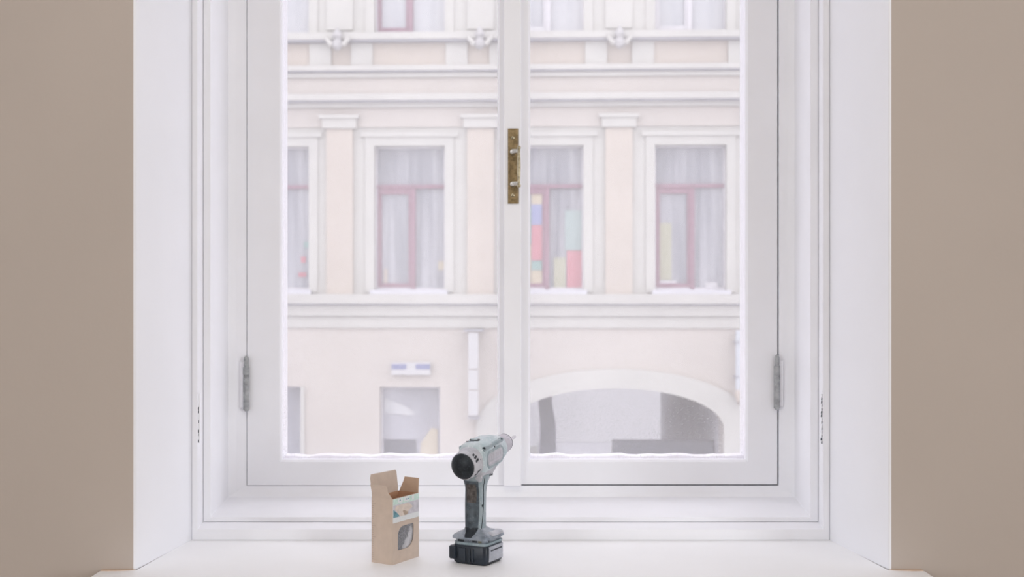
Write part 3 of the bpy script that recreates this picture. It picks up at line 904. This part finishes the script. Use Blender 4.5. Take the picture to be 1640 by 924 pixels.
# ------------------------------------------------------------------ cordless drill
M_TEAL = mat('dusty_teal_plastic', (0.42, 0.515, 0.55), rough=0.45, var=0.10, scale=45, dust=0.75, dust_col=(0.74, 0.775, 0.80), dscale=260, spec=0.4)
M_TEALD = mat('teal_plastic', (0.235, 0.305, 0.335), rough=0.42, var=0.15, scale=60, dust=0.25, dscale=300)
M_GREYP = mat('dusty_grey_plastic', (0.42, 0.43, 0.47), rough=0.55, var=0.15, scale=50, dust=0.5, dust_col=(0.68, 0.68, 0.72), dscale=260)
M_BLACKP = mat('black_plastic', (0.010, 0.013, 0.018), rough=0.42, var=0.3, scale=60, dust=0.07, dust_col=(0.35, 0.42, 0.46), dscale=420, spec=0.22)
M_RUBBER = mat('worn_dark_rubber', (0.048, 0.066, 0.083), rough=0.45, var=0.45, scale=70, dust=0.16, dust_col=(0.34, 0.37, 0.39), dscale=300)
M_RUBBERB = mat('brown_worn_rubber', (0.090, 0.080, 0.076), rough=0.7, var=0.5, scale=160)
M_CASE = mat('battery_black', (0.016, 0.022, 0.032), rough=0.33, var=0.2, scale=60, dust=0.05, dust_col=(0.30, 0.36, 0.41), dscale=350, spec=0.35)
M_CASEL = mat('battery_side_dusty', (0.36, 0.38, 0.43), rough=0.5, var=0.12, scale=60, dust=0.3, dscale=300)
M_FOOT = mat('base_grey_blue', (0.175, 0.21, 0.25), rough=0.32, var=0.3, scale=60, dust=0.38, dust_col=(0.60, 0.61, 0.66), dscale=260)
M_CHUCK = mat('dusty_chuck_metal', (0.52, 0.505, 0.55), rough=0.42, var=0.08, scale=120, metal=0.25)
M_BIT = mat('bit_steel', (0.66, 0.65, 0.68), rough=0.3, var=0.1, scale=200, metal=0.6)

dr = empty('cordless_drill', (-0.079, -0.2130, SILL_Z), math.radians(-28)); dr.scale = (1, .87, 1)
tag(dr, 'dusty teal and black cordless drill standing on its battery, chuck pointing to the window', 'drill')

def rr_ring(hx, y0, y1, r, z, n=5):
    return [(x, y, z) for x, y in rrect(-hx, hx, y0, y1, r, n)]
# battery
bm = bmesh.new()
loft(bm, [rr_ring(.032, .005, .074, .009, 0.0), rr_ring(.0355, .001, .078, .010, .004), rr_ring(.0368, 0, .080, .010, .014), rr_ring(.0368, 0, .080, .010, .030), rr_ring(.0352, .002, .078, .010, .0345)])
bat = link('battery', bm, M_CASE, dr, smooth=True, auto=50); bat['label'] = 'black slide-on battery'
box('side_panel', .0352, .0376, .012, .072, .006, .0335, M_CASEL, bat, bevel=.0015)
box('side_panel', -.0376, -.0352, .012, .072, .006, .0335, M_CASEL, bat, bevel=.0015)
for x0, x1 in ((-.021, -.006), (-.001, .0035), (.007, .0105)):
    box('rear_rib', x0, x1, -.0028, .004, .005, .030, M_CASE, bat, bevel=.0012)
bm = bmesh.new()
loft(bm, [rr_ring(.0055, -.006, .010, .003, .009), rr_ring(.0065, -.0075, .012, .003, .012), rr_ring(.0065, -.0075, .012, .003, .031), rr_ring(.005, -.005, .010, .003, .033)])
o = link('release_button', bm, M_CASE, bat, smooth=True, auto=50); o.location = (-.0325, 0.0, 0)
for k in range(3): box('grip_line', .0374, .0380, .018, .066, .011 + .007 * k, .0135 + .007 * k, M_CASE if k == 2 else M_CASEL, bat)
# foot of the drill
bm = bmesh.new()
loft(bm, [rr_ring(.0335, .003, .080, .010, .0345), rr_ring(.0350, .001, .082, .011, .0375), rr_ring(.0350, .001, .082, .011, .0400)])
link('battery_rail', bm, M_TEALD, dr, smooth=True, auto=50)
bm = bmesh.new()
loft(bm, [rr_ring(.0320, .004, .081, .010, .0400), rr_ring(.0325, .004, .081, .010, .0455), rr_ring(.0372, -.004, .086, .012, .0460), rr_ring(.0372, -.004, .086, .012, .0495),
          rr_ring(.0350, -.001, .084, .012, .0525), rr_ring(.0300, .006, .076, .013, .0560), rr_ring(.0215, .010, .060, .014, .0600), rr_ring(.0180, .010, .056, .014, .0640)])
foot = link('foot', bm, M_FOOT, dr, smooth=True, auto=38)
box('rear_slot', -.024, -.012, .0030, .0045, .0405, .0445, M_BLACKP, foot)
box('indicator', .006, .016, .0030, .0046, .0410, .0445, M_BLACKP, foot)
box('indicator_lamp', .018, .025, .0028, .0046, .0410, .0450, mat('olive_lamp', (.16, .16, .11), .3), foot, bevel=.0005)
bm = bmesh.new()
loft(bm, [[(x, y, .0515) for x, y in rrect(.020, .0385, .024, .076, .008, 5)], [(x, y, .0555) for x, y in rrect(.020, .0385, .024, .076, .008, 5)], [(x, y, .0575) for x, y in rrect(.022, .036, .028, .072, .006, 5)]])
link('belt_clip', bm, M_GREYP, foot, smooth=True, auto=50)
box('screw_hole', .0318, .0328, .018, .022, .0410, .0440, M_BLACKP, foot)
# black piece standing for the shadow band at the heel of the grip
bm = bmesh.new()
loft(bm, [[(x, y, z) for x, y in rrect(-hx, hx, y0, .030, .004, 4)] for z, hx, y0 in ((.0500, .0085, -.0045), (.0535, .0095, -.001), (.0575, .0105, .0045), (.0615, .0120, .0075), (.0665, .0135, .0080))])
link('heel_shade_band', bm, M_BLACKP, dr, smooth=True, auto=50)
# grip: shell, rubber back, seam, screw
def grip_sec(z):
    t = (z - .055) / .10
    hw = .0168 + .0012 * math.sin(t * 3.0) + (.003 if z < .06 else 0) + max(0, t - .85) * .03
    hd = .0225 - .0022 * math.sin(t * 3.1) + max(0, t - .8) * .035
    yc = .031 - .002 * math.sin(t * 3.14) + .002 * t
    return hw, hd, yc
def gpt(z, ang, off=0.0):
    hw, hd, yc = grip_sec(z); c, s = math.cos(ang), math.sin(ang); e = 2.5
    return ((hw + off) * math.copysign(abs(c) ** (2 / e), c), yc + (hd + off) * math.copysign(abs(s) ** (2 / e), s), z)
zs_ = [.058 + .104 * k / 18 for k in range(19)]
bm = bmesh.new()
loft(bm, [[gpt(z, 2 * math.pi * k / 32) for k in range(32)] for z in zs_])
grip = link('grip', bm, M_TEALD, dr, smooth=True, auto=60)
def patch(name, a0, a1, za, zb, off, m, n=14, k=18):
    bm = bmesh.new(); rows = []
    for j in range(k + 1):
        z = za + (zb - za) * j / k
        w = 1.0 - .12 * abs(2 * j / k - 1) ** 3
        am, ah = (a0 + a1) / 2, (a1 - a0) / 2 * w
        inn = [gpt(z, am - ah + 2 * ah * i / n, -.001) for i in range(n + 1)]
        out = [gpt(z, am - ah + 2 * ah * i / n, off) for i in range(n + 1)]
        rows.append(out + inn[::-1])
    loft(bm, rows)
    return link(name, bm, m, grip, smooth=True, auto=50)
D = math.radians
patch('rubber_back', D(190), D(318), .062, .152, .0010, M_RUBBER)
patch('worn_patch', D(245), D(300), .112, .146, .0014, M_RUBBERB)
bm = bmesh.new(); tube(bm, [gpt(z, D(338 + 16 * math.sin((z - .06) * 26)), .0002) for z in zs_[1:-1]], .0007, 6); link('seam', bm, M_BLACKP, grip)
bm = bmesh.new(); p = Vector(gpt(.106, D(345), .0)); lathe(bm, [(0, .0022), (.0012, .0022), (.0016, .001)], p, (1, -.25, 0), 10); link('screw', bm, M_BLACKP, grip)
bm = bmesh.new()
loft(bm, [[(x, .050 + yy, z) for x, yy in rrect(-.008, .008, 0, d, .003, 3)] for z, d in ((.122, .006), (.128, .012), (.142, .016), (.154, .013))])
link('trigger', bm, M_BLACKP, dr, smooth=True, auto=50)
# head, built along its own tilted axis
TILT = D(7.9)
HM = Matrix.Translation((0, -.025, .182)) @ Matrix.Rotation(TILT, 4, 'X')
def head(name, bm, m, parent=None, **k):
    bmesh.ops.transform(bm, matrix=HM, verts=bm.verts)
    return link(name, bm, m, parent or dr, **k)
def hsec(s, hw, up, dn, e=2.6, n=36): return [(x, s, z) for x, z in sup(hw, up, dn, n, e)]
bm = bmesh.new()
loft(bm, [hsec(.033, .0262, .0285, .0262, 2.5), hsec(.036, .0272, .0315, .0275, 2.8), hsec(.045, .0278, .0345, .030, 3.0), hsec(.075, .0278, .0350, .031, 3.0), hsec(.105, .0272, .0335, .029, 2.9), hsec(.128, .0252, .0290, .0265, 2.6), hsec(.138, .0240, .0260, .0245, 2.3)])
body = head('body', bm, M_TEAL, smooth=True, auto=30)
# lower body running into the grip
bm = bmesh.new()
loft(bm, [[(x, y, z) for x, y in rrect(-hx, hx, y0, y1, r_, 6)] for z, hx, y0, y1, r_ in ((.150, .0185, .008, .058, .012), (.158, .0205, .004, .064, .014), (.168, .0240, .004, .076, .014), (.180, .0262, .010, .082, .012))])
link('neck', bm, M_GREYP, dr, smooth=True, auto=50)
for k in range(2):
    bm = bmesh.new(); add_box(bm, .0185, .0222, .046 + .009 * k, .0492 + .009 * k, .158, .1650); link('neck_slot', bm, M_BLACKP, dr)
# rear motor housing and cap
bm = bmesh.new()
loft(bm, [hsec(.000, .0240, .0240, .0240, 2.0), hsec(.004, .0256, .0258, .0256, 2.0), hsec(.020, .0262, .0270, .0262, 2.1), hsec(.034, .0262, .0285, .0262, 2.4)])
mh = head('motor_housing', bm, M_GREYP, smooth=True, auto=35)
bm = bmesh.new(); lathe(bm, [(-.0085, .001), (-.0082, .010), (-.0065, .0165), (-.003, .0215), (.0005, .0243), (.003, .0245)], (0, 0, 0), (0, 1, 0), 36)
head('rear_cap', bm, M_BLACKP, smooth=True, auto=50)
def on_side(ang, s, ln, w, m, parent, name, rad=.0262, h=.0012, skew=0.0):
    """small slot lying on the round housing"""
    bm = bmesh.new(); add_box(bm, -w / 2, w / 2, -ln / 2, ln / 2, -.001, h)
    Mx = Matrix.Translation((rad * math.cos(ang), s, rad * math.sin(ang))) @ Matrix.Rotation(math.pi / 2 - ang, 4, 'Y') @ Matrix.Rotation(skew, 4, 'Z')
    bmesh.ops.transform(bm, matrix=Mx, verts=bm.verts)
    return head(name, bm, m, parent, bevel=.0005)
for ang, s, ln in ((48, .013, .008), (36, .014, .012), (36, .0265, .006), (22, .014, .012), (22, .027, .006), (-26, .020, .011), (-40, .014, .009)):
    on_side(D(ang), s, ln, .0042, M_BLACKP, mh, 'vent_slot', .0257, .0010, D(14))
# top selector
bm = bmesh.new(); prism(bm, rrect(-.0105, .0105, -.006, .006, .0055, 6), 0, .0016); bmesh.ops.transform(bm, matrix=Matrix.Translation((-.002, .060, .0343)) @ Matrix.Rotation(D(90), 4, 'X'), verts=bm.verts)
sel = head('speed_selector', bm, M_BLACKP, body)
bm = bmesh.new(); prism(bm, rrect(-.0075, .0065, -.0028, .0035, .0028, 5), 0, .0030); bmesh.ops.transform(bm, matrix=Matrix.Translation((-.002, .059, .0345)) @ Matrix.Rotation(D(90), 4, 'X'), verts=bm.verts)
head('selector_knob', bm, M_TEAL, sel)
bm = bmesh.new(); add_box(bm, -.014, .003, .0462, .0478, .0335, .0349); head('top_groove', bm, M_BLACKP, body)
# right-hand side: moulded frame, name plate with worn lettering, screw holes
def side_prism(name, poly, x0, x1, m, parent=body, **k):
    bm = bmesh.new(); prism(bm, poly, -x1, -x0); bmesh.ops.transform(bm, matrix=Matrix.Rotation(D(90), 4, 'Z'), verts=bm.verts)
    return head(name, bm, m, parent, **k)
for sx in (1, -1):
    def sp(name, poly, a, b, m, parent=body, **k):
        return side_prism(name, poly, a if sx > 0 else -b, b if sx > 0 else -a, m, parent, **k)
    fr = sp('side_frame', rrect(.046, .122, -.017, .016, .015, 7), .0255, .0281, M_TEALD, bevel=.0008)
    pl_ = sp('name_plate', rrect(.050, .117, -.0125, .0115, .0105, 7), .0262, .0286, M_GREYP, fr, bevel=.0006)
    rnd = random.Random(9)
    for k in range(6):
        s0 = .056 + k * .0095
        sp('worn_letter', rrect(s0, s0 + .006, -.001, .007, .0012, 2), .0284, .0289, M_CHUCK, pl_)
    sp('plate_line', rrect(.053, .112, -.0085, -.0045, .0018, 3), .0284, .0289, M_CHUCK, pl_)
    sp('top_band', rrect(.040, .126, .019, .026, .003, 4), .0215, .0268, M_TEALD, body, bevel=.001)
for s, z, r_ in ((.043, .0235, .0026), (.086, .0165, .0018), (.118, .0235, .0022)):
    bm = bmesh.new(); lathe(bm, [(0, r_), (.0062, r_), (.0066, r_ * .5)], (.0208, s, z), (1, 0, .25), 10); head('screw_hole', bm, M_BLACKP, body)
# torque collar, chuck, bit
bm = bmesh.new(); lathe(bm, [(.134, .0242), (.138, .0248), (.147, .0240), (.151, .0215)], (0, 0, 0), (0, 1, 0), 36); head('torque_collar', bm, M_TEAL, smooth=True, auto=40)
bm = bmesh.new(); lathe(bm, [(.148, .0188), (.152, .0192), (.158, .0190), (.1595, .0178), (.162, .0186), (.186, .0168), (.188, .0158), (.196, .0115), (.1995, .0080)], (0, 0, 0), (0, 1, 0), 36)
chk = head('chuck', bm, M_CHUCK, smooth=True, auto=30)
bm = bmesh.new(); lathe(bm, [(.1860, .0169), (.1868, .0171), (.1880, .0162)], (0, 0, 0), (0, 1, 0), 36); head('chuck_ring', bm, M_BLACKP, chk, smooth=True)
for k in range(18):
    a = 2 * math.pi * k / 18
    on_side(a, .174, .020, .0022, M_CHUCK, chk, 'knurl', .0172, .0009)
bm = bmesh.new(); lathe(bm, [(.198, .0040), (.218, .0040), (.2185, .0034), (.233, .0034), (.2375, .0016)], (0, 0, 0), (0, 1, 0), 6); head('driver_bit', bm, M_BIT)
